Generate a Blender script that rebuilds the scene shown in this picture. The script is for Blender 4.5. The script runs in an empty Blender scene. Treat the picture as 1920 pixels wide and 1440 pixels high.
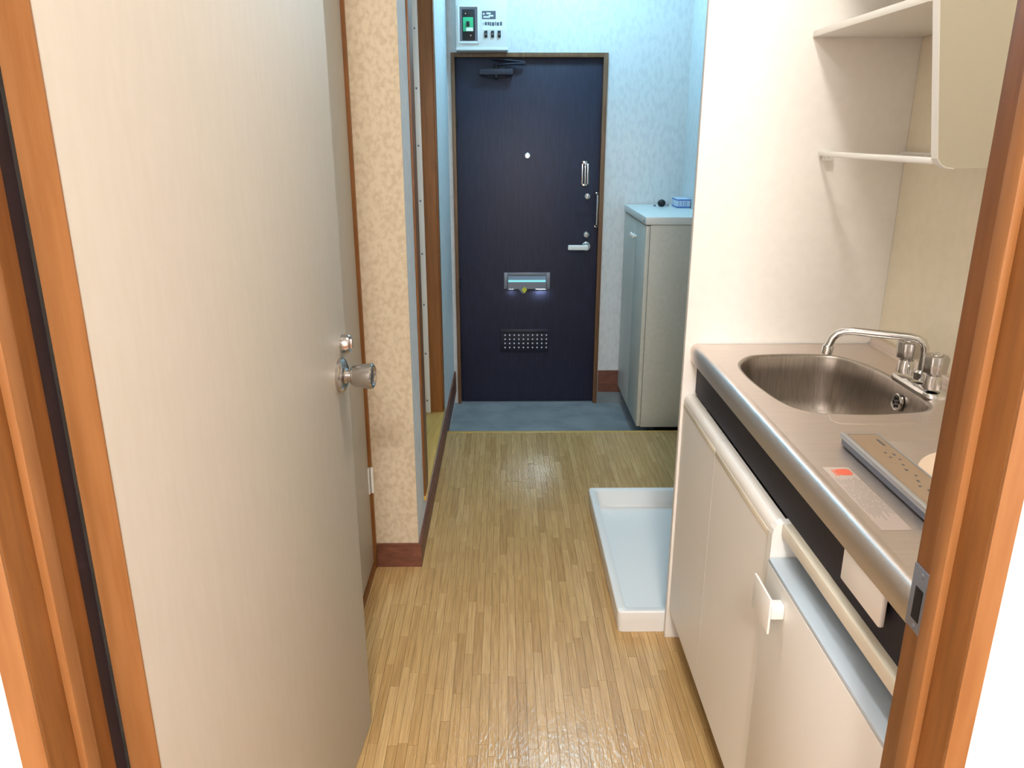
import bpy, bmesh, math, random
from mathutils import Vector, Matrix
random.seed(7)
S = bpy.context.scene
C = S.collection

# ------------------------------------------------------------------ camera, world, exposure
F_PX = 1467.0
cam_d = bpy.data.cameras.new('camera')
cam_d.sensor_fit = 'HORIZONTAL'
cam_d.sensor_width = 36.0
cam_d.lens = F_PX / 1920.0 * 36.0
cam_d.clip_start = 0.02
cam = bpy.data.objects.new('camera', cam_d)
C.objects.link(cam)
cam.location = (0, 0, 1.30)
cam.rotation_euler = (math.radians(90 - 17.83), 0, math.radians(-0.55))
S.camera = cam

w = bpy.data.worlds.new('world')
S.world = w
w.use_nodes = True
w.node_tree.nodes['Background'].inputs[0].default_value = (0.8, 0.9, 1.0, 1)
w.node_tree.nodes['Background'].inputs[1].default_value = 0.3

S.view_settings.view_transform = 'Standard'
S.view_settings.look = 'None'
S.view_settings.gamma = 1.0
S.view_settings.use_curve_mapping = False
S.view_settings.exposure = 0.0

# strengths of the three ceiling lamps (built further down): kitchen, entrance hall, room behind
LAMP_KITCHEN = ((1.0, 0.94, 0.86), 138.0)
LAMP_HALL = ((0.35, 0.73, 1.0), 96.0)
LAMP_ROOM = ((1.0, 0.95, 0.90), 195.0)

# ------------------------------------------------------------------ materials
def lin(r, g, b):
    f = lambda c: (c / 255 / 12.92) if c / 255 <= 0.04045 else ((c / 255 + 0.055) / 1.055) ** 2.4
    return (f(r), f(g), f(b), 1)

def base_mat(name, col, rough=0.5, metal=0.0, spec=0.5):
    m = bpy.data.materials.new(name)
    m.use_nodes = True
    b = m.node_tree.nodes['Principled BSDF']
    b.inputs['Base Color'].default_value = col
    b.inputs['Roughness'].default_value = rough
    b.inputs['Metallic'].default_value = metal
    b.inputs['Specular IOR Level'].default_value = spec
    return m, m.node_tree, b

def noise_mat(name, c1, c2, scale=(1, 1, 1), nscale=5, detail=4, rough=0.5, metal=0.0, bump=0.0,
              bscale=None, lo=0.35, hi=0.65, spec=0.5, bdist=0.002):
    m, nt, b = base_mat(name, c1, rough, metal, spec)
    N, L = nt.nodes, nt.links
    g = N.new('ShaderNodeNewGeometry')
    mp = N.new('ShaderNodeMapping'); mp.inputs['Scale'].default_value = scale
    L.new(g.outputs['Position'], mp.inputs['Vector'])
    n = N.new('ShaderNodeTexNoise'); n.inputs['Scale'].default_value = nscale; n.inputs['Detail'].default_value = detail
    L.new(mp.outputs[0], n.inputs['Vector'])
    r = N.new('ShaderNodeValToRGB')
    r.color_ramp.elements[0].position = lo; r.color_ramp.elements[0].color = c1
    r.color_ramp.elements[1].position = hi; r.color_ramp.elements[1].color = c2
    L.new(n.outputs[0], r.inputs[0]); L.new(r.outputs[0], b.inputs['Base Color'])
    if bump:
        n2 = N.new('ShaderNodeTexNoise'); n2.inputs['Scale'].default_value = bscale or nscale * 6
        n2.inputs['Detail'].default_value = 3
        L.new(mp.outputs[0], n2.inputs['Vector'])
        bp = N.new('ShaderNodeBump'); bp.inputs['Strength'].default_value = bump; bp.inputs['Distance'].default_value = bdist
        L.new(n2.outputs[0], bp.inputs['Height']); L.new(bp.outputs[0], b.inputs['Normal'])
    return m

def emit_mat(name, col, strength):
    m = bpy.data.materials.new(name); m.use_nodes = True
    nt = m.node_tree
    for n in list(nt.nodes): nt.nodes.remove(n)
    e = nt.nodes.new('ShaderNodeEmission'); o = nt.nodes.new('ShaderNodeOutputMaterial')
    e.inputs[0].default_value = (*col[:3], 1); e.inputs[1].default_value = strength
    nt.links.new(e.outputs[0], o.inputs[0])
    return m

M = {}
M['wallpaper'] = noise_mat('wallpaper', lin(213, 214, 214), lin(222, 223, 222), (1, 1, .45), 60, 3, .75, bump=.25, bscale=190, bdist=.0015, lo=.38, hi=.55)
M['wallpaper_speckle'] = noise_mat('speckled_wallpaper', lin(200, 182, 154), lin(216, 200, 174), (1, 1, .8), 75, 4, .75, bump=.3, bscale=170, bdist=.0015, lo=.36, hi=.58)
M['kitchen_panel'] = noise_mat('kitchen_wall_panel', lin(241, 238, 233), lin(244, 241, 236), (1, 1, 1), 40, 2, .45)
M['beige_panel'] = noise_mat('beige_wall_panel', lin(230, 220, 196), lin(234, 224, 202), (1, 1, 1), 40, 2, .5)
M['room_wall'] = noise_mat('room_wallpaper', lin(244, 243, 242), lin(250, 249, 248), (1, 1, 1), 90, 2, .8, bump=.2)
M['ceiling'] = noise_mat('ceiling_paper', lin(225, 225, 222), lin(236, 236, 232), (1, 1, 1), 60, 2, .9)
M['wood'] = noise_mat('orange_brown_wood', lin(118, 72, 29), lin(138, 87, 40), (14, 14, 1.1), 6, 6, .45, bump=.08, bscale=30)
M['wood_light'] = noise_mat('light_orange_wood', lin(142, 93, 50), lin(156, 106, 62), (14, 14, 1.1), 6, 6, .42, bump=.08, bscale=30)
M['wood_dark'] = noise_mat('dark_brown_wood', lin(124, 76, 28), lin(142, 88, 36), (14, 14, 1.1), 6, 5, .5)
M['frame_brown'] = noise_mat('brown_door_frame', lin(108, 74, 48), lin(128, 90, 60), (14, 14, 1.1), 6, 4, .5)
M['sill_wood'] = noise_mat('pale_sill_wood', lin(196, 158, 84), lin(212, 174, 98), (14, 1.1, 14), 6, 5, .4)
M['baseboard'] = noise_mat('red_brown_baseboard', lin(104, 62, 46), lin(126, 78, 60), (3, 3, 10), 8, 4, .5)
M['cream_door'] = noise_mat('cream_door_veneer', lin(190, 183, 170), lin(193, 186, 174), (3, 3, .5), 30, 4, .5, bump=.02, bscale=200)
M['cream'] = base_mat('cream_laminate', lin(234, 230, 223), .4)[0]
M['cream_edge'] = base_mat('cream_edge_band', lin(226, 219, 200), .4)[0]
M['white'] = base_mat('white_plastic', lin(236, 236, 232), .38)[0]
M['white_lam'] = base_mat('white_laminate', lin(232, 230, 224), .4)[0]
M['black_fascia'] = noise_mat('black_fascia', lin(20, 17, 28), lin(27, 23, 36), (1, 1, 1), 120, 2, .6)
M['navy'] = noise_mat('navy_steel_door', lin(31, 31, 50), lin(40, 41, 64), (1, 1, .12), 90, 4, .5, lo=.3, hi=.7)
M['navy_plain'] = base_mat('navy_metal', lin(22, 23, 40), .5)[0]
M['dark_metal'] = base_mat('dark_closer_metal', lin(50, 50, 62), .5, .2)[0]
M['black'] = base_mat('black_plastic', lin(18, 18, 20), .45)[0]
M['chrome'] = base_mat('chrome', lin(225, 225, 225), .12, 1.0)[0]
M['satin'] = base_mat('satin_steel', lin(196, 192, 190), .2, 1.0)[0]
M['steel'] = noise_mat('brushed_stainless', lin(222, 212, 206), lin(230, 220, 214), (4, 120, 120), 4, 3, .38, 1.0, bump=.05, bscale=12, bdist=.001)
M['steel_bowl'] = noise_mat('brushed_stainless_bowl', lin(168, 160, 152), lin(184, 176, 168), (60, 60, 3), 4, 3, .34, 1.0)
M['aluminium'] = base_mat('aluminium_trim', lin(200, 202, 206), .4, .8)[0]
M['grey_metal'] = base_mat('grey_painted_metal', lin(128, 134, 146), .45, .4)[0]
M['dark_hole'] = base_mat('dark_hole', lin(14, 13, 15), .8)[0]
M['concrete'] = noise_mat('entrance_mortar', lin(122, 130, 134), lin(142, 149, 152), (1, 1, 1), 9, 6, .6, bump=.15, bscale=120)
M['tray'] = base_mat('white_washer_tray_plastic', lin(238, 239, 238), .35)[0]
M['cab'] = noise_mat('shoe_cabinet_laminate', lin(206, 204, 192), lin(211, 209, 198), (1, 1, 1), 60, 2, .45)
M['cab_top'] = base_mat('shoe_cabinet_top', lin(228, 230, 226), .35)[0]
M['green'] = base_mat('green_breaker', lin(60, 190, 130), .4)[0]
M['label_white'] = base_mat('white_label', lin(240, 244, 240), .5)[0]
M['ink'] = base_mat('grey_ink', lin(92, 94, 104), .6)[0]
M['ink_soft'] = base_mat('soft_grey_ink', lin(160, 150, 146), .6)[0]
M['red_ink'] = base_mat('red_ink', lin(222, 104, 78), .6)[0]
M['paper'] = base_mat('sticker_paper', lin(188, 174, 166), .5)[0]
M['plate'] = base_mat('pinkish_hot_plate', lin(238, 214, 190), .5)[0]
M['yellow'] = base_mat('yellow_tag', lin(206, 206, 60), .5)[0]
M['tissue_blue'] = base_mat('blue_print', lin(70, 110, 190), .5)[0]
M['tissue'] = base_mat('pale_blue_carton', lin(206, 222, 240), .5)[0]
M['stove_strip'] = base_mat('beige_control_strip', lin(178, 156, 132), .4, .4)[0]
M['shelf_side'] = base_mat('greyish_shelf_side', lin(192, 187, 168), .5)[0]
M['strip_face'] = base_mat('blue_grey_metal', lin(112, 118, 134), .4, .3)[0]
M['fridge_cap'] = base_mat('pale_blue_grey_plastic', lin(186, 200, 212), .4)[0]
M['floor_joint'] = base_mat('floor_joint', lin(70, 48, 26), .7)[0]

def plank_material():
    m, nt, b = base_mat('oak_strip_floor', lin(186, 150, 96), .3)
    N, L = nt.nodes, nt.links
    g = N.new('ShaderNodeNewGeometry'); oi = N.new('ShaderNodeObjectInfo')
    add = N.new('ShaderNodeMath'); add.operation = 'ADD'
    L.new(g.outputs['Random Per Island'], add.inputs[0]); L.new(oi.outputs['Random'], add.inputs[1])
    fr = N.new('ShaderNodeMath'); fr.operation = 'FRACT'; L.new(add.outputs[0], fr.inputs[0])
    ramp = N.new('ShaderNodeValToRGB')
    e = ramp.color_ramp.elements
    e[0].position = 0; e[0].color = lin(184, 147, 96)
    e[1].position = 1; e[1].color = lin(206, 171, 119)
    e2 = ramp.color_ramp.elements.new(.2); e2.color = lin(194, 158, 105)
    e3 = ramp.color_ramp.elements.new(.7); e3.color = lin(200, 164, 111)
    L.new(fr.outputs[0], ramp.inputs[0])
    # grain, offset for each strip
    off = N.new('ShaderNodeVectorMath'); off.operation = 'SCALE'
    comb = N.new('ShaderNodeCombineXYZ')
    for i in range(3): L.new(fr.outputs[0], comb.inputs[i])
    L.new(comb.outputs[0], off.inputs[0]); off.inputs['Scale'].default_value = 37.0
    va = N.new('ShaderNodeVectorMath'); va.operation = 'ADD'
    L.new(g.outputs['Position'], va.inputs[0]); L.new(off.outputs[0], va.inputs[1])
    mp = N.new('ShaderNodeMapping'); mp.inputs['Scale'].default_value = (260, 9, 40)
    L.new(va.outputs[0], mp.inputs['Vector'])
    n = N.new('ShaderNodeTexNoise'); n.inputs['Scale'].default_value = 1.0; n.inputs['Detail'].default_value = 4
    L.new(mp.outputs[0], n.inputs['Vector'])
    gr = N.new('ShaderNodeValToRGB')
    gr.color_ramp.elements[0].position = .3; gr.color_ramp.elements[0].color = (.78, .74, .68, 1)
    gr.color_ramp.elements[1].position = .62; gr.color_ramp.elements[1].color = (1.05, 1.05, 1.05, 1)
    L.new(n.outputs[0], gr.inputs[0])
    mix = N.new('ShaderNodeMixRGB'); mix.blend_type = 'MULTIPLY'; mix.inputs[0].default_value = 1
    L.new(ramp.outputs[0], mix.inputs[1]); L.new(gr.outputs[0], mix.inputs[2])
    L.new(mix.outputs[0], b.inputs['Base Color'])
    n2 = N.new('ShaderNodeTexNoise'); n2.inputs['Scale'].default_value = 70; n2.inputs['Detail'].default_value = 3
    mp2 = N.new('ShaderNodeMapping'); mp2.inputs['Scale'].default_value = (2.2, .8, 1)
    L.new(va.outputs[0], mp2.inputs['Vector']); L.new(mp2.outputs[0], n2.inputs['Vector'])
    bp = N.new('ShaderNodeBump'); bp.inputs['Strength'].default_value = .55; bp.inputs['Distance'].default_value = .0018
    L.new(n2.outputs[0], bp.inputs['Height']); L.new(bp.outputs[0], b.inputs['Normal'])
    b.inputs['Roughness'].default_value = .17
    b.inputs['Specular IOR Level'].default_value = .45
    return m
M['plank'] = plank_material()

# ------------------------------------------------------------------ geometry helpers (all coordinates are world metres)
def add_box(bm, x0, x1, y0, y1, z0, z1, bevel=0.0, seg=2):
    t = bmesh.new()
    vs = [t.verts.new((x, y, z)) for x in (x0, x1) for y in (y0, y1) for z in (z0, z1)]
    for f in ((0, 1, 3, 2), (4, 6, 7, 5), (0, 4, 5, 1), (2, 3, 7, 6), (0, 2, 6, 4), (1, 5, 7, 3)):
        t.faces.new([vs[i] for i in f])
    if bevel:
        bmesh.ops.bevel(t, geom=t.edges[:], offset=bevel, segments=seg, affect='EDGES', profile=.5)
    merge(bm, t)

def merge(bm, t, mat=None):
    if mat is not None: bmesh.ops.transform(t, matrix=mat, verts=t.verts[:])
    me = bpy.data.meshes.new('tmp'); t.to_mesh(me); t.free(); bm.from_mesh(me); bpy.data.meshes.remove(me)

def frame_of(d):
    d = Vector(d).normalized()
    a = Vector((0, 0, 1)) if abs(d.z) < .9 else Vector((1, 0, 0))
    u = d.cross(a).normalized(); v = d.cross(u).normalized()
    return u, v

def add_tube(bm, pts, r, n=14, cap=True):
    pts = [Vector(p) for p in pts]
    rs = r if isinstance(r, (list, tuple)) else [r] * len(pts)
    rings = []; u = None
    for i, p in enumerate(pts):
        a = pts[max(i - 1, 0)]; b = pts[min(i + 1, len(pts) - 1)]
        d = (b - a).normalized()
        if u is None: u, v = frame_of(d)
        else:
            u = (u - d * u.dot(d)).normalized(); v = d.cross(u).normalized()
        rings.append([bm.verts.new(p + (u * math.cos(2 * math.pi * k / n) + v * math.sin(2 * math.pi * k / n)) * rs[i]) for k in range(n)])
    for a, b in zip(rings, rings[1:]):
        for k in range(n): bm.faces.new((a[k], a[(k + 1) % n], b[(k + 1) % n], b[k]))
    if cap:
        bm.faces.new(rings[0][::-1]); bm.faces.new(rings[-1])

def add_lathe(bm, o, d, prof, n=28, lobes=0, amp=0.0):
    """prof: list of (distance along d, radius)"""
    o = Vector(o); d = Vector(d).normalized(); u, v = frame_of(d)
    rings = []
    for h, r in prof:
        ring = []
        for k in range(n):
            a = 2 * math.pi * k / n
            rr = r * (1 + amp * math.cos(lobes * a)) if lobes else r
            ring.append(bm.verts.new(o + d * h + (u * math.cos(a) + v * math.sin(a)) * max(rr, 1e-5)))
        rings.append(ring)
    for a, b in zip(rings, rings[1:]):
        for k in range(n): bm.faces.new((a[k], a[(k + 1) % n], b[(k + 1) % n], b[k]))
    bm.faces.new(rings[0][::-1]); bm.faces.new(rings[-1])

def add_prism(bm, prof, axis, a0, a1):
    """prof: closed list of 2-D points in the other two axes (in xyz order); extruded along axis"""
    def P(p, t):
        return {'x': (t, p[0], p[1]), 'y': (p[0], t, p[1]), 'z': (p[0], p[1], t)}[axis]
    A = [bm.verts.new(P(p, a0)) for p in prof]; B = [bm.verts.new(P(p, a1)) for p in prof]
    n = len(prof)
    for k in range(n): bm.faces.new((A[k], A[(k + 1) % n], B[(k + 1) % n], B[k]))
    bm.faces.new(A[::-1]); bm.faces.new(B)

def rrect(x0, x1, y0, y1, r, n=5):
    out = []
    for cx, cy, a0 in ((x1 - r, y1 - r, 0), (x0 + r, y1 - r, 90), (x0 + r, y0 + r, 180), (x1 - r, y0 + r, 270)):
        for k in range(n + 1):
            a = math.radians(a0 + 90 * k / n); out.append((cx + r * math.cos(a), cy + r * math.sin(a)))
    return out

def world_loc(o):
    v = Vector((0, 0, 0))
    while o: v = v + o.location; o = o.parent
    return v

def obj(name, bm, mat, parent=None, smooth=False, origin=None):
    bmesh.ops.recalc_face_normals(bm, faces=bm.faces[:])
    if parent: off = world_loc(parent)
    if origin is not None: loc = Vector(origin)
    elif parent: loc = off
    else: loc = Vector((0, 0, 0))
    bmesh.ops.translate(bm, verts=bm.verts[:], vec=-loc)
    me = bpy.data.meshes.new(name); bm.to_mesh(me); bm.free()
    me.materials.append(mat if not isinstance(mat, str) else M[mat])
    if smooth:
        for p in me.polygons: p.use_smooth = True
        try: me.set_sharp_from_angle(angle=math.radians(38))
        except Exception: pass
    o = bpy.data.objects.new(name, me); C.objects.link(o)
    o.location = loc - off if parent else loc
    if parent: o.parent = parent
    return o

def box(name, x0, x1, y0, y1, z0, z1, mat, parent=None, bevel=0.0, seg=2):
    bm = bmesh.new(); add_box(bm, x0, x1, y0, y1, z0, z1, bevel, seg)
    return obj(name, bm, mat, parent, smooth=bevel > 0)

def boxes(name, lst, mat, parent=None, bevel=0.0):
    bm = bmesh.new()
    for b in lst: add_box(bm, *b, bevel)
    return obj(name, bm, mat, parent, smooth=bevel > 0)

def tube(name, pts, r, mat, parent=None, n=14):
    bm = bmesh.new(); add_tube(bm, pts, r, n); return obj(name, bm, mat, parent, smooth=True)

def lathe(name, o, d, prof, mat, parent=None, n=28, **k):
    bm = bmesh.new(); add_lathe(bm, o, d, prof, n, **k); return obj(name, bm, mat, parent, smooth=True)

def thing(name, loc, label=None, cat=None, group=None, kind=None):
    o = bpy.data.objects.new(name, None); C.objects.link(o); o.location = loc
    o.empty_display_size = .05
    return tag(o, label, cat, group, kind)

def tag(o, label=None, cat=None, group=None, kind=None):
    for k, v in (('label', label), ('category', cat), ('group', group), ('kind', kind)):
        if v: o[k] = v
    return o

def struct(o, label, cat): return tag(o, label, cat, None, 'structure')

ZC = 2.30      # ceiling height
GZ = -0.10     # level of the sunken entrance floor
YD = 4.02      # wall with the entrance door
YS = 3.34      # edge of the step
XR = 0.89      # right-hand wall
XH = -0.271    # left wall of the entrance hall
XL = -0.42     # left wall beside the kitchen
YW0, YW1 = 0.575, 0.66   # wall between the room and the kitchen

# ------------------------------------------------------------------ setting: shell
struct(boxes('wall_back', [(XH - .1, -.253, YD, YD + .1, GZ, ZC), (.497, XR + .1, YD, YD + .1, GZ, ZC), (-.253, .497, YD, YD + .1, 1.66, ZC)], 'wallpaper'),
       'white textured wallpaper wall around the dark entrance door', 'wall')
struct(boxes('wall_left_hall', [(XH - .1, XH, 2.18, 2.452, GZ, ZC), (XH - .1, XH, 3.262, YD, GZ, ZC), (XH - .1, XH, 2.452, 3.262, GZ, .128), (XH - .1, XH, 2.452, 3.262, 1.962, ZC)], 'wallpaper'),
       'white papered hall wall with the raised bathroom doorway', 'wall')
struct(boxes('wall_stub', [(XL - .1, XH - .1, 2.18, 2.28, 0, ZC), (XL, XH, 2.176, 2.18, 0, ZC)], 'wallpaper_speckle'), 'narrow speckled wallpaper end of wall facing the room doorway', 'wall')
struct(boxes('wall_left', [(XL - .1, XL, YW1, 1.47, 0, ZC), (XL - .1, XL, 1.47, 2.176, 1.90, ZC)], 'wallpaper'), 'papered wall beside the kitchen passage', 'wall')
struct(box('wall_right_kitchen', XR, XR + .1, YW1, 1.80, 0, ZC, 'beige_panel'), 'beige panelled wall behind the sink and cooktop', 'wall')
struct(box('wall_right', XR, XR + .1, 1.80, YD, GZ, ZC, 'wallpaper'), 'white papered wall beside the shoe cabinet', 'wall')
struct(box('wall_partition', .43, XR, 1.80, 1.818, 0, ZC, 'kitchen_panel', bevel=.0015), 'thin white partition panel at the end of the kitchen', 'wall')
struct(boxes('wall_front', [(-1.6, -.434, YW0, YW1, 0, ZC), (.418, 1.6, YW0, YW1, 0, ZC), (-.434, .418, YW0, YW1, 1.985, ZC)], 'room_wall'), 'white wall around the wooden room doorway', 'wall')
struct(boxes('wall_room', [(-1.7, -1.6, -2.6, YW1, 0, ZC), (1.6, 1.7, -2.6, YW1, 0, ZC), (-1.7, 1.7, -2.7, -2.6, 0, ZC)], 'room_wall'), 'white walls of the room behind the doorway', 'wall')
struct(boxes('ceiling', [(-1.7, 1.7, -2.7, YW1, ZC, ZC + .08), (XL - .1, XR + .1, YW1, YD + .1, ZC, ZC + .08)], 'ceiling'), 'plain white ceiling over room, kitchen and entrance', 'ceiling')
struct(box('floor_room', -1.7, 1.7, -2.7, YW0 + .03, -.06, 0, 'wood_light'), 'wooden floor of the room behind the doorway', 'floor')

# strip floor: slab plus one object for each strip of oak
floor = struct(box('floor', XL - .1, XR, YW0 + .03, YS - .02, -.06, -.0035, 'floor_joint'), 'oak strip floor running from the doorway to the entrance step', 'floor')
PW, GAP = .0224, .0007
pieces = []
nc = int((XR - XL) / PW) + 1
for c in range(nc):
    x0 = XL + c * PW
    if x0 + PW > XR: continue
    y = YW0 + .03 - random.random() * .27
    while y < YS - .02:
        ln = random.choice((.20, .24, .27, .27, .30))
        y0, y1 = max(y, YW0 + .03), min(y + ln, YS - .02)
        if y1 - y0 > .01:
            if not (x0 + PW < XH + .02 and y0 > 2.17):
                if x0 < XH and y1 > 2.17: y1 = 2.17
                pieces.append((x0, x0 + PW - GAP, y0, y1 - GAP))
        y += ln
def in_view(p):
    cx, cy = (p[0] + p[1]) / 2, (p[2] + p[3]) / 2
    if p[3] < 1.30: return False
    if cy < 1.9 and cx > .49: return False
    if cx > .29 and 1.80 < cy < 2.58: return False
    if cx < XL + (cy - 1.35) * .1 and cy < 1.5: return False
    if cx > .27 * cy + .02: return False
    return True
vis = sorted([p for p in pieces if in_view(p)], key=lambda p: p[2])
own = set(vis[:300])
pm = bmesh.new(); add_box(pm, 0, 1, 0, 1, -.0035, 0)
bmesh.ops.recalc_face_normals(pm, faces=pm.faces[:])
plank_me = bpy.data.meshes.new('floor_strip'); pm.to_mesh(plank_me); pm.free(); plank_me.materials.append(M['plank'])
rest = bmesh.new()
for p in pieces:
    if p in own:
        o = bpy.data.objects.new('floor_strip', plank_me); C.objects.link(o)
        o.location = (p[0], p[2], 0); o.scale = (p[1] - p[0], p[3] - p[2], 1); o.parent = floor
    else:
        add_box(rest, p[0], p[1], p[2], p[3], -.0035, 0)
o = obj('floor_strips_rest', rest, 'plank', floor); o['kind'] = 'stuff'

fe = struct(box('floor_entrance', XH, XR, YS, YD + .06, GZ - .06, GZ, 'concrete'), 'grey mortar floor of the sunken entrance', 'floor')
boxes('mortar_upturn', [(.499, XR, YD - .008, YD, GZ, -.036)], 'concrete', fe)
struct(box('trim_1', XH, XR, YS - .02, YS, GZ, .001, 'sill_wood', bevel=.002), 'narrow wooden nosing at the edge of the entrance step', 'step edge')

# baseboards
struct(boxes('baseboard_left_hall', [(XH, -.262, 2.168, YD, 0, .072), (XH, -.264, 2.168, YD, .072, .080), (XH, -.262, YS, YD, -.03, 0)], 'baseboard'), 'long brown baseboard along the hall wall', 'baseboard')
struct(boxes('baseboard_stub', [(-.400, XH, 2.168, 2.176, 0, .072), (-.400, XH, 2.170, 2.176, .072, .080)], 'baseboard'), 'short red-brown baseboard under the speckled wall end', 'baseboard')
struct(boxes('baseboard_back', [(.500, XR, YD - .009, YD, -.017, .083), (.500, XR, YD - .011, YD, -.036, -.017)], 'baseboard'), 'short red-brown baseboard between entrance door and shoe cabinet', 'baseboard')

# ------------------------------------------------------------------ doorway between room and kitchen
JL, JR, JY0, JY1 = -.410, .398, .570, .665
fr = thing('trim_2', (0, JY0, 0), 'orange-brown wooden frame of the room doorway', 'door frame', kind='structure')
box('jamb', JL - .024, JL, JY0, JY1, 0, 1.985, 'wood', fr, .001)
box('jamb', JR, JR + .020, JY0, JY1, 0, 1.985, 'wood', fr, .001)
box('head_jamb', JL, JR, JY0, JY1, 1.962, 1.985, 'wood', fr, .001)
box('edge_band', JL - .0235, JL - .0005, JY0 - .003, JY0, 0, 1.985, 'wood_light', fr)
box('edge_band', JR + .0005, JR + .0195, JY0 - .003, JY0, 0, 1.985, 'wood_light', fr)
for nm, x0, x1 in (('door_stop', JL, JL + .008), ('door_stop', JR - .008, JR)):
    box(nm, x0, x1, .608, .628, 0, 1.962, 'wood_light', fr, .0008)
box('door_stop', JL + .008, JR - .008, .608, .628, 1.954, 1.962, 'wood_light', fr)
box('gap_shade_strip', JL - .010, JL - .0015, JY1, JY1 + .021, 0, 1.95, 'black_fascia', fr)  # near-black strip added to stand in for shade in the hinge gap
# strike plate on the right jamb
sp = box('strike_plate', JR - .0016, JR, .636, .664, .838, .905, 'grey_metal', fr, .0006)
box('latch_hole', JR - .0022, JR - .0012, .642, .655, .850, .884, 'dark_hole', sp)
for z in (.843, .898): lathe('screw', (JR - .0016, .648, z), (-1, 0, 0), [(0, .003), (.0008, .0028), (.0012, .001)], 'grey_metal', sp, 12)

# cream door standing open, hinged on the left jamb
B = Vector((-.376, .685, 0)); Fp = Vector((-.309, 1.478, 0))
u = (Fp - B).normalized(); nrm = Vector((u.y, -u.x, 0)); DW = (Fp - B).length
def dmat(): return Matrix(((u.x, -nrm.x, 0, B.x), (u.y, -nrm.y, 0, B.y), (0, 0, 1, 0), (0, 0, 0, 1)))
def dpt(a, off, z): return B + u * a + nrm * off + Vector((0, 0, z))
d2 = thing('door_2', tuple(B), 'cream door with a steel knob, standing open from the doorway', 'door', kind='structure')
def dbox(name, a0, a1, o0, o1, z0, z1, mat, parent, bevel=0.0):
    t = bmesh.new(); add_box(t, a0, a1, -o1, -o0, z0, z1, bevel)
    bm = bmesh.new(); merge(bm, t, dmat()); return obj(name, bm, mat, parent, smooth=bevel > 0)
dbox('panel', .0022, DW, -.032, 0, .008, 1.952, 'cream_door', d2, .0012)
dbox('hinge_edge', 0, .0022, -.033, .0005, .008, 1.952, 'wood_light', d2)
for z in (.22, 1.72):
    h = dbox('hinge', -.010, 0, -.034, -.026, z, z + .1, 'satin', d2)
    tube('hinge_pin', [dpt(-.008, -.036, z - .004), dpt(-.008, -.036, z + .104)], .005, 'satin', h, 12)
for s in (1, -1):
    o0 = 0 if s == 1 else -.032
    ka = .742; kz = .860
    kn = lathe('knob', dpt(ka, o0 + s * .002, kz), nrm * s, [(0, .0115), (.012, .011), (.018, .0105), (.020, .0165), (.026, .0205), (.055, .0245), (.060, .0245), (.0625, .0225), (.063, .018), (.0605, .016), (.0605, .001)], 'satin', d2, 36)
    lathe('rosette', dpt(ka, o0, kz), nrm * s, [(0, .0335), (.006, .0335), (.009, .031), (.0115, .024), (.012, .016), (.016, .0125), (.016, .001)], 'satin', kn, 40)
    tt = lathe('turn_plate', dpt(ka + .028, o0, .915), nrm * s, [(0, .0185), (.012, .0185), (.016, .016), (.013, .0115), (.013, .001)], 'satin', d2, 28)
    dbox('turn_knob', ka + .0255, ka + .0305, min(o0, o0 + s * .020), max(o0, o0 + s * .020), .905, .925, 'satin', tt, .001)
dbox('latch_plate', DW, DW + .0012, -.028, -.004, .82, .90, 'satin', d2)

# second cream door in the passage wall
f3 = thing('trim_3', (XL, 1.47, 0), 'brown wooden frame of the closed cream door in the passage', 'door frame', kind='structure')
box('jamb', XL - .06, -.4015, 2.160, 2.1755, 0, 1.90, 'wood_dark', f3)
box('jamb', XL - .06, -.405, 1.47, 1.488, 0, 1.90, 'wood', f3)
box('head_jamb', XL - .06, -.405, 1.488, 2.160, 1.88, 1.90, 'wood', f3)
box('sill', XL - .06, -.4035, 1.488, 2.160, 0, .022, 'wood', f3)
d3 = thing('door_3', (XL, 1.8, 0), 'closed cream door beside the speckled wall end', 'door', kind='structure')
box('panel', XL - .028, -.410, 1.490, 2.158, .026, 1.878, 'cream_door', d3, .001)
for z in (.262, 1.66):
    h = box('hinge', -.410, -.4065, 2.145, 2.1595, z, z + .082, 'white', d3)
    tube('hinge_pin', [(-.4005, 2.1575, z), (-.4005, 2.1575, z + .082)], .0045, 'white', h, 10)
lathe('knob', (-.410, 1.55, .9), (1, 0, 0), [(0, .03), (.006, .03), (.009, .012), (.025, .011), (.03, .02), (.05, .022), (.056, .018), (.056, .001)], 'satin', d3)

# bathroom doorway in the hall wall
f4 = thing('trim_4', (XH, 2.45, .13), 'orange-brown frame of the raised bathroom doorway', 'door frame', kind='structure')
box('casing', XH, -.2645, 2.372, 2.466, .145, 2.02, 'wood', f4, .001)
box('casing', XH, -.2645, 3.205, 3.252, .145, 2.02, 'wood', f4, .001)
box('casing', XH, -.2645, 2.466, 3.205, 1.948, 2.02, 'wood', f4, .001)
box('jamb', -.371, XH, 2.452, 2.466, .145, 1.962, 'wood', f4)
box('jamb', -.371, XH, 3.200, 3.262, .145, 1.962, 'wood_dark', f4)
box('head_jamb', -.371, XH, 2.466, 3.200, 1.948, 1.962, 'wood', f4)
box('sill', -.371, -.2625, 2.372, 3.255, .128, .145, 'sill_wood', f4, .001)
ch = box('door_channel', -.347, -.321, 3.189, 3.200, .145, 1.948, 'white', f4, .001)
for z in [.20 + .21 * k for k in range(9)]:
    lathe('screw', (-.334, 3.189, z), (0, -1, 0), [(0, .0042), (.0012, .004), (.002, .0015)], 'grey_metal', ch, 12)
d4 = thing('door_4', (-.36, 2.83, .145), 'white folding bathroom door inside the brown frame', 'door', kind='structure')
box('panel', -.371, -.351, 2.466, 2.832, .150, 1.946, 'white', d4, .003)
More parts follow.
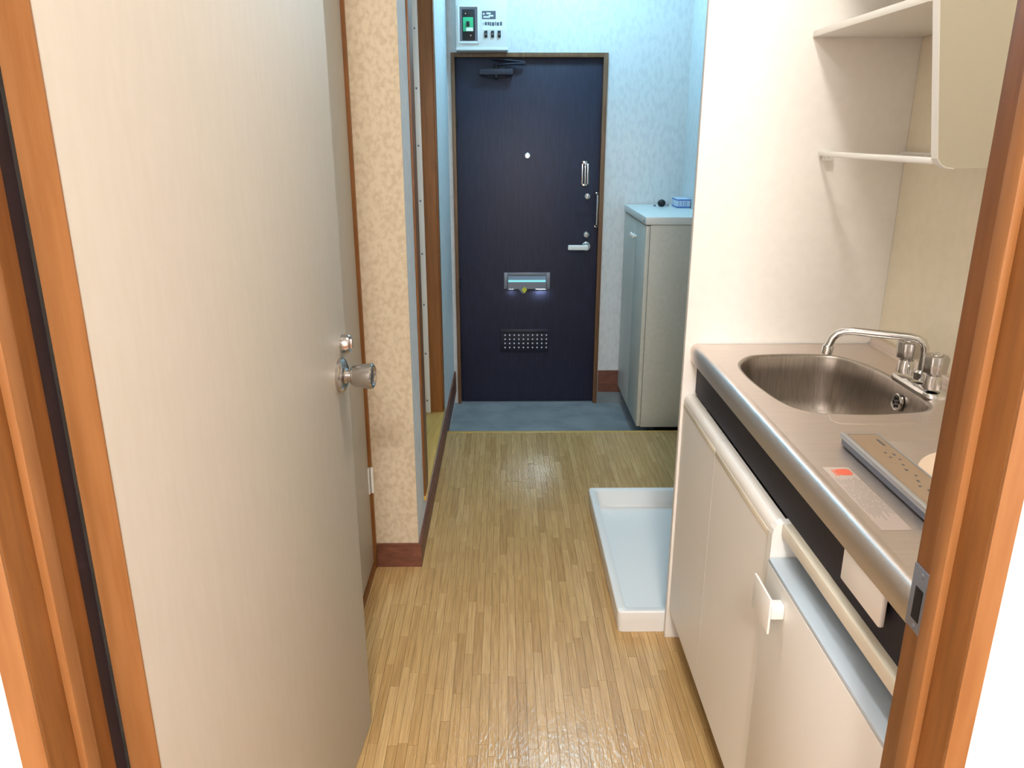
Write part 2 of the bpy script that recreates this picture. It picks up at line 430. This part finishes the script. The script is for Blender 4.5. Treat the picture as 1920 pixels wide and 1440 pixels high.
box('panel', -.371, -.351, 2.836, 3.199, .150, 1.946, 'white', d4, .003)
box('handle', -.351, -.339, 2.80, 2.825, .95, 1.07, 'white', d4, .004)

# ------------------------------------------------------------------ entrance door
f1 = thing('trim_5', (.122, YD, GZ), 'thin brown steel frame of the entrance door', 'door frame', kind='structure')
box('jamb', -.253, -.235, YD - .012, YD + .075, GZ, 1.66, 'frame_brown', f1, .001)
box('jamb', .476, .497, YD - .012, YD + .075, GZ, 1.66, 'frame_brown', f1, .001)
box('head_jamb', -.235, .476, YD - .012, YD + .075, 1.640, 1.66, 'frame_brown', f1, .001)
d1 = thing('door_1', (.12, YD + .02, GZ), 'dark navy steel entrance door with mail slot and lever', 'door', kind='structure')
YF = YD + .012
leafx0, leafx1 = -.2335, .4745
box('leaf', leafx0, leafx1, YF, YF + .04, GZ + .006, 1.638, 'navy', d1, .001)
box('threshold', -.235, .476, YF - .004, YF + .05, GZ, GZ + .005, 'grey_metal', d1)
pv = lathe('door_viewer', (.115, YF, 1.19), (0, -1, 0), [(0, .0145), (.003, .0145), (.005, .012), (.004, .0085), (.004, .001)], 'satin', d1, 24)
lathe('viewer_lens', (.115, YF - .004, 1.19), (0, -1, 0), [(0, .0105), (.002, .0098), (.0032, .004)], emit_mat('daylight_lens', (.9, .95, 1), 2.6), pv, 20)
# chain guard
cg = thing('chain_guard', (.403, YF, 1.104)); cg.parent = d1; cg.location = Vector((.403, YF, 1.104)) - d1.location
boxes('guard_plate', [(.386, .393, YF - .006, YF, 1.044, 1.164), (.413, .420, YF - .006, YF, 1.044, 1.164), (.386, .420, YF - .006, YF, 1.044, 1.054), (.386, .420, YF - .006, YF, 1.150, 1.164)], 'chrome', cg, .001)
box('guard_arm', .399, .407, YF - .014, YF, 1.050, 1.158, 'chrome', cg, .002)
lathe('guard_stud', (.403, YF - .012, 1.150), (0, -1, 0), [(0, .007), (.006, .007), (.008, .004)], 'chrome', cg, 16)
for z in (.994, .803):
    lk = lathe('deadbolt', (.418, YF, z), (0, -1, 0), [(0, .017), (.004, .0165), (.007, .0135), (.007, .001)], 'chrome', d1, 26)
    box('thumb_turn', .4145, .4215, YF - .024, YF - .006, z - .012, z + .012, 'chrome', lk, .002)
hl = thing('lever_handle', (.419, YF, .743)); hl.parent = d1; hl.location = Vector((.419, YF, .743)) - d1.location
lathe('rose', (.419, YF, .743), (0, -1, 0), [(0, .0235), (.006, .0235), (.009, .020), (.009, .014), (.010, .001)], 'chrome', hl, 30)
tube('spindle', [(.419, YF - .008, .743), (.419, YF - .046, .743)], .0105, 'satin', hl)
bm = bmesh.new(); add_box(bm, .322, .424, YF - .052, YF - .038, .730, .756, .005, 3); obj('lever', bm, 'white', hl, True)
# pull bar at the closing edge
pb = tube('pull_bar', [(.466, YF - .010, 1.008), (.466, YF - .026, 1.000), (.4655, YF - .028, .93), (.465, YF - .026, .856), (.465, YF - .010, .848)], .0055, 'satin', d1)
box('bar_foot', .456, .474, YF - .012, YF, .840, .850, 'satin', pb, .001); box('bar_foot', .458, .473, YF - .012, YF, 1.004, 1.014, 'satin', pb, .001)
# mail slot
ms = thing('mail_slot', (.117, YF, .567)); ms.parent = d1; ms.location = Vector((.117, YF, .567)) - d1.location
boxes('slot_frame', [(-.003, .016, YF - .007, YF, .525, .610), (.217, .236, YF - .007, YF, .525, .610), (.016, .217, YF - .007, YF, .594, .610)], 'grey_metal', ms, .001)
bm = bmesh.new(); add_prism(bm, [(YF - .004, .594), (YF - .016, .574), (YF - .014, .573), (YF - .001, .590)], 'x', .018, .215); obj('slot_hood', bm, 'grey_metal', ms)
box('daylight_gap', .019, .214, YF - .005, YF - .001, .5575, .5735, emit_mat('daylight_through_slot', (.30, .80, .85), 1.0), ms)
box('slot_flap', .018, .215, YF - .0125, YF - .001, .5256, .560, 'grey_metal', ms)
# daylight falling through the gap on the underside of the flap
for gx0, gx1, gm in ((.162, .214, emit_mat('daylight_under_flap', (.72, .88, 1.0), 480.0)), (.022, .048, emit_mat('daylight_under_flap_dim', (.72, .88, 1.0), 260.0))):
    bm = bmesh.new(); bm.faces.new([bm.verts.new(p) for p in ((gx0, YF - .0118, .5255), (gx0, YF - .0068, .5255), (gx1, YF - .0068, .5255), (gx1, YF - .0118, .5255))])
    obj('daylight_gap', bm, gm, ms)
box('glow_shield', .016, .217, YF - .0066, YF, .5205, .5256, 'black', ms)  # added black shield, keeps the glow of the daylight panes off the door
bm = bmesh.new(); add_prism(bm, [(.072, .526), (.094, .500), (.100, .505), (.106, .526)], 'y', YF - .0145, YF - .0126); obj('flap_tab', bm, 'grey_metal', ms)
bm = bmesh.new(); add_prism(bm, [(.103, .538), (.089, .521), (.103, .503), (.117, .521)], 'y', YF - .0170, YF - .0147); obj('yellow_tag', bm, 'yellow', ms)
# air vent
av = thing('air_vent', (.105, YF, .245)); av.parent = d1; av.location = Vector((.105, YF, .245)) - d1.location
box('vent_plate', -.023, .233, YF - .005, YF, .180, .309, 'navy_plain', av, .002)
box('vent_slider', -.018, .228, YF - .009, YF - .005, .288, .303, 'navy_plain', av, .001)
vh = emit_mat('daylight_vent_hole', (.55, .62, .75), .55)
bm0 = bmesh.new(); add_lathe(bm0, (0, 0, 0), (0, -1, 0), [(0, .0042), (.0012, .004)], 8); bmesh.ops.recalc_face_normals(bm0, faces=bm0.faces[:])
hm = bpy.data.meshes.new('vent_hole'); bm0.to_mesh(hm); bm0.free(); hm.materials.append(vh)
vl = world_loc(av)
for i in range(10):
    for j in range(4):
        h = bpy.data.objects.new('vent_hole', hm); C.objects.link(h); h.parent = av
        h.location = Vector((.002 + .219 * i / 9, YF - .0052, .209 + .068 * j / 3)) - vl
# door closer
dc = thing('door_closer', (-.037, YF, 1.575)); dc.parent = d1; dc.location = Vector((-.037, YF, 1.575)) - d1.location
box('closer_body', -.118, .044, YF - .040, YF - .006, 1.560, 1.588, 'dark_metal', dc, .004)
box('mounting_plate', -.080, .006, YF - .008, YF, 1.548, 1.600, 'navy_plain', dc, .001)
lathe('pivot', (-.037, YF - .024, 1.560), (0, 0, -1), [(0, .012), (.010, .012), (.016, .008), (.020, .004)], 'black', dc, 18)
tube('pivot_post', [(-.037, YF - .024, 1.586), (-.037, YF - .024, 1.612)], .007, 'black', dc, 12)
tube('closer_arm', [(-.037, YF - .024, 1.607), (.08, YF - .028, 1.612), (.10, YF - .026, 1.612)], .005, 'navy_plain', dc, 10)
tube('closer_arm', [(.10, YF - .026, 1.618), (-.06, YF - .020, 1.634)], .005, 'navy_plain', dc, 10)
for z in (.16, .552, 1.35):
    tube('hinge', [(-.2325, YF - .004, z - .03), (-.2325, YF - .004, z + .03)], .006, 'black', d1, 10)

# ------------------------------------------------------------------ circuit breaker box above the door
cb = thing('breaker_box', (-.1, YD, 1.664), 'white circuit breaker box with a green switch above the entrance door', 'breaker box')
YB = 3.955
box('housing', -.222, .017, YB, YD, 1.672, 1.98, 'white_lam', cb, .004)
box('lower_lip', -.224, .019, YB - .006, YD, 1.664, 1.676, 'white_lam', cb, .002)
wf = boxes('window_frame', [(-.212, -.204, YB - .007, YB, 1.693, 1.856), (-.122, -.114, YB - .007, YB, 1.693, 1.856), (-.204, -.122, YB - .007, YB, 1.693, 1.703), (-.204, -.122, YB - .007, YB, 1.847, 1.856)], 'white', cb, .002)
box('recess', -.204, -.122, YB - .001, YB + .0005, 1.703, 1.847, 'grey_metal', cb)
br = box('main_breaker', -.192, -.133, YB - .010, YB - .001, 1.708, 1.838, 'black', cb, .002)
gs = box('green_cover', -.188, -.141, YB - .016, YB - .010, 1.744, 1.804, 'green', br, .001)
box('lever', -.172, -.158, YB - .022, YB - .016, 1.764, 1.786, 'black', br, .001)
box('white_label', -.174, -.141, YB - .0172, YB - .016, 1.745, 1.760, 'label_white', br)
for x, z in ((-.176, 1.819), (-.153, 1.727)): lathe('screw', (x, YB - .010, z), (0, -1, 0), [(0, .0035), (.0015, .003)], 'satin', br, 10)
box('dark_label', -.100, -.037, YB - .0015, YB, 1.798, 1.832, 'ink', cb)
for i, (a, b_, zz) in enumerate([(-.096, -.088, 1.816), (-.080, -.060, 1.818), (-.070, -.048, 1.808), (-.094, -.064, 1.803)]):
    box('label_print', a, b_, YB - .0025, YB - .0015, zz, zz + .007, 'label_white', cb)
box('white_strip', -.099, -.004, YB - .0012, YB, 1.752, 1.795, 'label_white', cb)
for a, b_ in [(-.096, -.094), (-.088, -.078), (-.075, -.066), (-.064, -.058), (-.055, -.044), (-.041, -.036), (-.033, -.022), (-.018, -.008)]:
    box('strip_print', a, b_, YB - .0022, YB - .0012, 1.768 + random.random() * .004, 1.783 + random.random() * .005, 'ink', cb)
for k in range(3):
    x = -.083 + .031 * k
    sw = box('branch_switch', x - .0068, x + .0068, YB - .006, YB, 1.719, 1.748, 'black', cb, .001)
    box('switch_lever', x - .0025, x + .0025, YB - .010, YB - .006, 1.730, 1.738, 'grey_metal', sw)

# ------------------------------------------------------------------ shoe cabinet in the entrance
sc = thing('shoe_cabinet', (.75, 3.7, GZ), 'pale two-door shoe cabinet standing beside the entrance door', 'cabinet')
SX0, SY0, SY1 = .607, 3.385, YD - .012
box('plinth', .70, XR - .002, SY0 + .05, SY1, GZ, 0.0, 'black', sc)
box('body', SX0 + .019, XR - .002, SY0, SY1, 0.0, .922, 'cab', sc, .0012)
box('top', SX0 - .004, XR - .002, SY0 - .006, SY1, .924, .956, 'cab_top', sc, .002)
ym = 3.665
for y0, y1, ky in ((SY0, ym - .0015, ym - .028), (ym + .0015, SY1, ym + .028)):
    d = box('door', SX0, SX0 + .017, y0, y1, .004, .918, 'cab', sc, .0015)
    lathe('knob', (SX0, ky, .845), (-1, 0, 0), [(0, .006), (.008, .006), (.011, .011), (.018, .012), (.021, .008)], 'white', d, 18)
lathe('screw_cap', (SX0 - .004, SY0 + .03, .938), (-1, 0, 0), [(0, .005), (.002, .004)], 'ink', sc, 12)

tb = thing('tissue_box', (.86, 3.86, .956), 'pale blue and white carton lying on the shoe cabinet', 'box')
box('carton', .822, XR - .004, 3.80, 3.92, .956, .999, 'tissue', tb, .0015)
for z in (.958, .991): boxes('blue_band', [(.8212, XR - .004, 3.7992, 3.8005, z, z + .005), (.8212, .8222, 3.80, 3.92, z, z + .005)], 'tissue_blue', tb)
for x in (.8295, .846, .858, .866): box('blue_print', x, x + .002, 3.7990, 3.8002, .966, .988, 'tissue_blue', tb)
kb = thing('black_knob', (.765, 3.885, .956), 'small round black knob lying beside the carton', 'knob')
lathe('ball', (.765, 3.885, .956), (0, 0, 1), [(0, .006), (.003, .014), (.010, .0185), (.018, .0195), (.026, .0165), (.032, .009), (.034, .002)], 'black', kb, 24)
lathe('stem', (.783, 3.885, .964), (1, -.05, 0), [(0, .005), (.010, .005), (.012, .0075), (.018, .0075), (.020, .003)], 'satin', kb, 14)
o = lathe('screw_cap', (.735, 3.90, .956), (0, 0, 1), [(0, .007), (.004, .007), (.007, .004), (.008, .001)], 'grey_metal', None, 14)
tag(o, 'tiny grey cap lying behind the round black knob', 'cap')

# ------------------------------------------------------------------ washing machine tray
tr = thing('washing_machine_tray', (.62, 2.2, 0), 'empty white plastic washing machine tray on the oak floor', 'tray')
TX0, TX1, TY0, TY1, TH = .304, XR - .004, 1.822, 2.600, .066
bm = bmesh.new()
loops = [(0, .000, .006), (0, 0, .045), (.0, -.003, .056), (.0, -.003, TH), (.022, -.003, TH), (.0255, 0, TH - .003), (.030, 0, .016), (.040, 0, .012), (.12, 0, .0125)]
def tl(ins, z, r):
    return [bm.verts.new((x, y, z)) for x, y in rrect(TX0 + ins, TX1 - ins, TY0 + ins, TY1 - ins, r, 5)]
prof = [(0.004, 0.0005), (.002, .03), (0, .040), (-.0, TH - .003), (.003, TH), (.020, TH), (.024, TH - .003), (.028, .010), (.033, .005), (.09, .0045)]
rings = [tl(i, z, .012 if k < 7 else .03) for k, (i, z) in enumerate(prof)]
n = len(rings[0])
for a, b_ in zip(rings, rings[1:]):
    for k in range(n): bm.faces.new((a[k], a[(k + 1) % n], b_[(k + 1) % n], b_[k]))
bm.faces.new(rings[-1]); bm.faces.new(rings[0][::-1])
obj('pan', bm, 'tray', tr, True)
dr = lathe('drain', (.74, 2.22, .0045), (0, 0, 1), [(0, .055), (.004, .055), (.006, .05), (.006, .04), (.004, .038), (.004, .001)], 'white', tr, 30)
lathe('drain_hole', (.74, 2.22, .0085), (0, 0, 1), [(0, .03), (.0006, .03)], 'dark_hole', dr, 24)

# ------------------------------------------------------------------ kitchen: base cabinet
KY0, KY1 = .672, 1.797
kc = thing('sink_cabinet', (.68, 1.46, 0), 'cream two-door base cabinet under the sink bowl', 'cabinet')
kf = thing('kitchen_fascia', (.47, 1.25, .678), 'black fascia panel with a cream cover plate below the worktop edge', 'panel')
boxes('body', [(.478, XR - .002, KY1 - .016, KY1, .10, .660), (.478, XR - .002, 1.1285, 1.1445, .10, .660),
               (.478, XR - .002, 1.1285, KY1, .08, .10), (XR - .012, XR - .002, 1.1285, KY1, .10, .660)], 'white_lam', kc)
box('toe_kick', .500, .514, 1.1285, KY1, 0, .08, 'black', kc)
box('fascia', .462, .478, KY0, KY1, .700, .7765, 'black_fascia', kf)
DX = .436
def cab_door(y0, y1):
    bm = bmesh.new()
    add_prism(bm, [(.456, .092), (DX, .092), (DX, .677), (DX + .001, .683), (DX + .0035, .6885), (DX + .0075, .692), (DX + .012, .6935), (.456, .6935)], 'y', y0, y1)
    d = obj('door', bm, 'cream', kc, True)
    box('grip_band', DX - .0007, DX + .001, y0 + .001, y1 - .001, .662, .674, 'cream_edge', d, .0006)
    return d
cab_door(1.4985, KY1)
cab_door(1.1465, 1.4965)
box('door_backing', .456, .462, 1.1465, KY1, .092, .694, 'white_lam', kc)
box('top_rail', .447, .478, KY0, 1.127, .678, .700, 'cream_edge', kf, .002)
box('rear_rail', .478, .50, KY0, 1.127, .645, .700, 'grey_metal', kf)
# upright end of the refrigerator compartment
bm = bmesh.new(); add_prism(bm, [(.478, .10), (.478, .699), (.450, .699), (.440, .696), (.4345, .688), (.433, .678), (.433, .10)], 'y', 1.1285, 1.1455); obj('upright', bm, 'white', kc)
# cream cover plate hanging on the fascia
cp = box('cover_plate', .4485, .456, .803, .916, .731, .7772, 'cream', kf, .0025)
box('plate_mount', .456, .462, .82, .90, .74, .772, 'cream', cp)

mf = thing('mini_fridge', (.66, .94, 0), 'cream mini refrigerator built in under the cooktop', 'refrigerator')
box('body', .4925, .86, .70, 1.115, .08, .632, 'white', mf, .002)
box('kick_plate', .500, .85, .71, 1.105, 0, .08, 'black', mf)
fd = box('door', .430, .490, .676, 1.1275, .104, .630, 'cream', mf, .0015)
box('door_cap', .4305, .490, .6765, 1.127, .630, .638, 'fridge_cap', fd, .002)
lt = thing('latch', (.42, 1.08, .58)); lt.parent = mf; lt.location = Vector((.42, 1.08, .58)) - mf.location
bm = bmesh.new(); add_box(bm, .4060, .4100, 1.036, 1.116, .556, .617, .0015); obj('latch_plate', bm, 'white', lt, True)
box('latch_mount', .4100, .430, 1.036, 1.056, .582, .606, 'white', lt, .002)

# worktop with the pressed sink
wt = thing('worktop', (.67, 1.24, .776), 'stainless steel kitchen worktop with a pressed sink bowl', 'worktop')
ZT = .82
outline = [(.512, 1.628), (.546, 1.682), (.583, 1.700), (.661, 1.705), (.735, 1.694), (.770, 1.650), (.790, 1.577), (.797, 1.474), (.793, 1.396), (.781, 1.350),
           (.750, 1.325), (.669, 1.312), (.606, 1.315), (.547, 1.332), (.520, 1.380), (.506, 1.477), (.503, 1.560)]
def catmull(P, n):
    out = []
    m = len(P)
    for i in range(m):
        p0, p1, p2, p3 = (Vector(P[(i + k - 1) % m]) for k in range(4))
        for k in range(n):
            t = k / n
            out.append(.5 * ((2 * p1) + (p2 - p0) * t + (2 * p0 - 5 * p1 + 4 * p2 - p3) * t * t + (3 * p1 - p0 - 3 * p2 + p3) * t ** 3))
    return out
OL = catmull(outline, 6)
SCX, SCY = .652, 1.508
TOPX0, TOPX1 = .466, .868
def rect_hit(p):
    dx, dy = p.x - SCX, p.y - SCY
    t = min([(TOPX1 - SCX) / dx if dx > 1e-9 else 1e9, (TOPX0 - SCX) / dx if dx < -1e-9 else 1e9,
             (KY1 - SCY) / dy if dy > 1e-9 else 1e9, (1.20 - SCY) / dy if dy < -1e-9 else 1e9])
    return (SCX + dx * t, SCY + dy * t)
bm = bmesh.new()
def ring(scale_in, z):
    # inset along the direction to the bowl centre by a fixed distance
    out = []
    for p in OL:
        d = Vector((SCX, SCY)) - p; L_ = d.length
        q = p + d * min(scale_in / L_, .98)
        out.append(bm.verts.new((q.x, q.y, z)))
    return out
r0 = [bm.verts.new((*rect_hit(p), ZT)) for p in OL]
r1 = ring(-.006, ZT)
def bridge(a, b_):
    n = len(a)
    for k in range(n): bm.faces.new((a[k], a[(k + 1) % n], b_[(k + 1) % n], b_[k]))
bridge(r0, r1)
# fill the four corners of the panel
cor = [(TOPX0, 1.20), (TOPX1, 1.20), (TOPX1, KY1), (TOPX0, KY1)]
n = len(r0)
for k in range(n):
    a, b_ = r0[k], r0[(k + 1) % n]
    ax = abs(a.co.x - TOPX0) < 1e-5 or abs(a.co.x - TOPX1) < 1e-5
    bx_ = abs(b_.co.x - TOPX0) < 1e-5 or abs(b_.co.x - TOPX1) < 1e-5
    if ax != bx_:
        cx = a.co.x if ax else b_.co.x; cy = b_.co.y if ax else a.co.y
        cv = bm.verts.new((cx, cy, ZT)); bm.faces.new((a, b_, cv))
vs = [bm.verts.new(p) for p in ((TOPX0, KY0, ZT), (TOPX1, KY0, ZT), (TOPX1, 1.20, ZT), (TOPX0, 1.20, ZT))]
bm.faces.new(vs)
obj('top_sheet', bm, 'steel', wt, False)
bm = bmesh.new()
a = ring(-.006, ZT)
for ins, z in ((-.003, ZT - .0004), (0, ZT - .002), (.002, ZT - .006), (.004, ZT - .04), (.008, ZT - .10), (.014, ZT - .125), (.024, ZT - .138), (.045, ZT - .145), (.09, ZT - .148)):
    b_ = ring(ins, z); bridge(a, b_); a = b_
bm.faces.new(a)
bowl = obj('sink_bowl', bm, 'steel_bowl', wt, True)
lathe('drain', (SCX + .02, SCY, ZT - .148), (0, 0, 1), [(0, .055), (.003, .055), (.005, .05), (.002, .046), (.002, .001)], 'satin', bowl, 32)
# overflow grille on the wall-side face of the bowl
og = Vector((.7905, 1.478, .7835)); od = Vector((-1, -.06, .05)).normalized()
ov = lathe('overflow_grille', og, od, [(0, .0185), (.004, .0185), (.006, .016), (.0045, .0145), (.0045, .001)], 'satin', bowl, 30)
ou, ovv = frame_of(od)
for k in range(6):
    a_ = math.radians(60 * k + 15); c_ = og + od * .0046 + (ou * math.cos(a_) + ovv * math.sin(a_)) * .0085
    lathe('overflow_slot', c_, od, [(0, .0038), (.0005, .0036)], 'dark_hole', bowl, 12)
lathe('overflow_slot', og + od * .0046, od, [(0, .0022), (.0006, .002)], 'dark_hole', bowl, 10)
tube('drain_ridge', [(.577, 1.306, ZT - .0004), (.571, 1.276, ZT - .0002), (.580, 1.262, ZT - .0002), (.620, 1.259, ZT - .0002), (.700, 1.262, ZT - .0002), (.722, 1.270, ZT - .0002), (.738, 1.296, ZT - .0004)], .0011, 'steel', wt, 8)
# rolled front edge
prof = [(.4665, ZT)] + [(.4665 - .010 * math.sin(t) * 1.0 - .0, ZT + .0022 * math.sin(2 * t)) for t in [.5, 1.0, 1.4]]
prof = [(.4665, ZT), (.462, ZT + .0012), (.457, ZT + .0015), (.452, ZT + .0002), (.4475, ZT - .004), (.4445, ZT - .010), (.4435, ZT - .017), (.4445, ZT - .030), (.4455, ZT - .040), (.449, ZT - .0425), (.460, ZT - .0425), (.460, ZT - .012), (.4665, ZT - .006)]
bm = bmesh.new(); add_prism(bm, prof, 'y', KY0, KY1 + .002); obj('front_edge', bm, 'steel', wt, True)
prof = [(TOPX1, ZT), (.8705, ZT + .002), (.8735, ZT + .016), (.876, ZT + .018), (XR - .002, ZT + .018), (XR - .002, ZT - .01), (TOPX1 + .0005, ZT - .01)]
bm = bmesh.new(); add_prism(bm, prof, 'y', KY0, KY1); struct(obj('trim_6', bm, 'steel', None, True), 'low stainless upstand along the wall behind the worktop', 'upstand')

# tap
tp = thing('kitchen_tap', (.812, 1.455, ZT), 'chrome two-handle sink tap with a swivel spout', 'tap')
bm = bmesh.new()
for k, (z, s) in enumerate([(0, 0)]): pass
loopz = [(.000, 0), (.004, 0), (.006, -.002)]
pr = rrect(.790, .836, 1.375, 1.536, .021, 6)
rg = [[bm.verts.new((.813 + (x - .813) * sc_, 1.4555 + (y - 1.4555) * sc_, ZT + z)) for x, y in pr] for z, sc_ in ((0, 1), (.006, 1), (.011, .97), (.013, .90))]
for a, b_ in zip(rg, rg[1:]): bridge(a, b_)
bm.faces.new(rg[0][::-1]); bm.faces.new(rg[-1])
obj('base', bm, 'chrome', tp, True)
for y in (1.404, 1.508):
    lathe('valve', (.810, y, ZT + .018), (0, 0, 1), [(0, .017), (.016, .0155), (.026, .0145), (.028, .012), (.032, .012)], 'chrome', tp, 24)
    hk = lathe('handle', (.810, y, ZT + .048), (0, 0, 1), [(0, .016), (.002, .0205), (.030, .0225), (.034, .0205), (.0355, .015), (.034, .012), (.034, .001)], 'satin', tp, 48, lobes=8, amp=.05)
    lathe('cap', (.810, y, ZT + .0815), (0, 0, 1), [(0, .011), (.003, .0105), (.005, .007)], 'chrome', hk, 20)
pts = [(.818, 1.462, ZT + .018), (.818, 1.462, ZT + .07), (.817, 1.462, ZT + .081), (.8125, 1.464, ZT + .092), (.803, 1.468, ZT + .098), (.79, 1.474, ZT + .100),
       (.70, 1.517, ZT + .101), (.683, 1.525, ZT + .099), (.672, 1.530, ZT + .093), (.665, 1.533, ZT + .084), (.661, 1.534, ZT + .072), (.659, 1.535, ZT + .065)]
spt = tube('spout', pts, .0078, 'chrome', tp, 18)
lathe('aerator', (.6595, 1.5347, ZT + .068), (-.09, .03, -1), [(0, .0095), (.002, .0112), (.018, .0112), (.019, .0095)], 'chrome', spt, 22)
lathe('swivel_nut', (.818, 1.462, ZT + .018), (0, 0, 1), [(0, .014), (.014, .014), (.018, .010)], 'chrome', spt, 20)

# cooktop
ck = thing('cooktop', (.70, .93, ZT), 'single-plate electric cooktop set in the steel worktop', 'cooktop')
box('deck', .598, .858, .700, 1.166, ZT, ZT + .007, 'steel', ck, .002)
box('control_strip', .541, .598, .700, 1.166, ZT + .002, ZT + .0195, 'strip_face', ck, .0015)
box('strip_foot', .545, .598, .704, 1.162, ZT, ZT + .002, 'black', ck)
box('control_face', .548, .594, .702, 1.160, ZT + .0195, ZT + .0203, 'stove_strip', ck)
box('front_trim', .5385, .5475, .698, 1.168, ZT + .013, ZT + .0215, 'aluminium', ck, .0022)
box('rear_trim', .5945, .598, .698, 1.166, ZT + .017, ZT + .0212, 'aluminium', ck, .0008)
lathe('hot_plate', (.716, 1.003, ZT + .007), (0, 0, 1), [(0, .119), (.003, .119), (.005, .116), (.005, .001)], 'plate', ck, 64)
for x, y, l_ in [(.585, 1.126, .026), (.573, 1.085, .005), (.583, 1.078, .007), (.573, 1.068, .004), (.583, 1.060, .004), (.578, 1.040, .004), (.574, 1.022, .006), (.578, 1.003, .004), (.572, .985, .006), (.566, .968, .004), (.572, .955, .006), (.570, .930, .006)]:
    box('panel_print', x - .0018, x + .0018, y - l_ / 2, y + l_ / 2, ZT + .0203, ZT + .0206, 'ink', ck)

st = thing('warning_sticker', (.497, .98, ZT), 'pale warning sticker with a red mark on the worktop front', 'sticker')
box('paper', .477, .516, .882, 1.077, ZT, ZT + .0006, 'paper', st)
bm = bmesh.new(); add_prism(bm, rrect(.492, .513, 1.048, 1.070, .006, 4), 'z', ZT + .0006, ZT + .0009); obj('red_mark', bm, 'red_ink', st)
for x in (.487, .4905): box('red_line', x - .001, x + .001, 1.046, 1.068, ZT + .0006, ZT + .0009, 'red_ink', st)
for i in range(12):
    x = .481 + .0029 * i
    y1 = 1.040 - random.random() * .01; y0 = .905 + random.random() * .03
    seg = y0
    while seg < y1:
        e_ = min(seg + .012 + random.random() * .03, y1)
        box('print_line', x - .0006, x + .0006, seg, e_, ZT + .0006, ZT + .0008, 'ink_soft', st); seg = e_ + .004

# ------------------------------------------------------------------ hanging shelf
hs = thing('hanging_shelf', (.77, 1.55, 1.24), 'white wall shelf unit with a wire dish rack over the sink', 'shelf')
SY = 1.30
bm = bmesh.new()
pf = [(XR - .002, 1.245), (.725, 1.245), (.712, 1.2465), (.703, 1.251), (.697, 1.259), (.695, 1.268), (.661, 1.492), (.613, 1.78), (XR - .002, 1.78)]
add_prism(bm, pf, 'y', SY, SY + .018); obj('side_panel', bm, 'shelf_side', hs)
bm = bmesh.new()
ed = pf[1:8]
for (xa, za), (xb, zb) in zip(ed, ed[1:]):
    A = [bm.verts.new((x, y, z)) for (x, z) in ((xa, za), (xb, zb)) for y in (SY - .0005, SY + .0185)]
    dx, dz = zb - za, -(xb - xa); L_ = math.hypot(dx, dz); ox, oz = -abs(dx) / L_ * .0015, -abs(dz) / L_ * .0015
    Bv = [bm.verts.new((x + ox, y, z + oz)) for (x, z) in ((xa, za), (xb, zb)) for y in (SY - .0005, SY + .0185)]
    for q in ((0, 1, 3, 2),): bm.faces.new([A[i] for i in q]); bm.faces.new([Bv[i] for i in q])
    bm.faces.new((A[0], A[2], Bv[2], Bv[0])); bm.faces.new((A[1], A[3], Bv[3], Bv[1])); bm.faces.new((A[0], A[1], Bv[1], Bv[0])); bm.faces.new((A[2], A[3], Bv[3], Bv[2]))
obj('edge_band', bm, 'white', hs)
box('shelf_board', .655, XR - .002, SY + .018, 1.798, 1.492, 1.505, 'white_lam', hs, .001)
box('shelf_board', .608, XR - .002, SY + .018, 1.798, 1.762, 1.780, 'white_lam', hs, .001)
rk = thing('dish_rack', (.78, 1.55, 1.255)); rk.parent = hs; rk.location = Vector((.78, 1.55, 1.255)) - hs.location
box('front_rail', .694, .703, SY + .018, 1.797, 1.250, 1.261, 'white', rk, .003)
box('rear_rail', .874, .881, SY + .018, 1.797, 1.250, 1.260, 'white', rk, .002)
for k in range(9):
    y = 1.36 + .047 * k
    tube('cross_wire', [(.700, y, 1.2545), (.876, y, 1.2545)], .0022, 'white', rk, 8)
bk = box('bracket', .704, .724, 1.786, 1.7995, 1.240, 1.262, 'white', rk, .002)
lathe('screw', (.714, 1.786, 1.251), (0, -1, 0), [(0, .0035), (.0012, .003)], 'grey_metal', bk, 10)

# ------------------------------------------------------------------ ceiling lamps
def ceiling_lamp(x, y, r, spec, label):
    t = thing('ceiling_lamp', (x, y, ZC), label, 'lamp')
    lathe('base', (x, y, ZC), (0, 0, -1), [(0, r * 1.05), (.016, r * 1.05), (.020, r * .98)], 'white', t, 32)
    lathe('shade', (x, y, ZC - .0205), (0, 0, -1), [(0, r * .95)] + [(r * .6 * math.sin(a), r * .95 * math.cos(a)) for a in [math.radians(k * 15) for k in range(1, 6)]] + [(r * .6, .002)],
          emit_mat('lamp_glow', spec[0], spec[1]), t, 24)
ceiling_lamp(.31, 1.20, .085, LAMP_KITCHEN, 'small warm ceiling lamp above the kitchen passage')
ceiling_lamp(.30, 3.58, .11, LAMP_HALL, 'cool white ceiling lamp above the entrance hall')
ceiling_lamp(.0, -1.1, .22, LAMP_ROOM, 'large round ceiling lamp of the room behind the doorway')
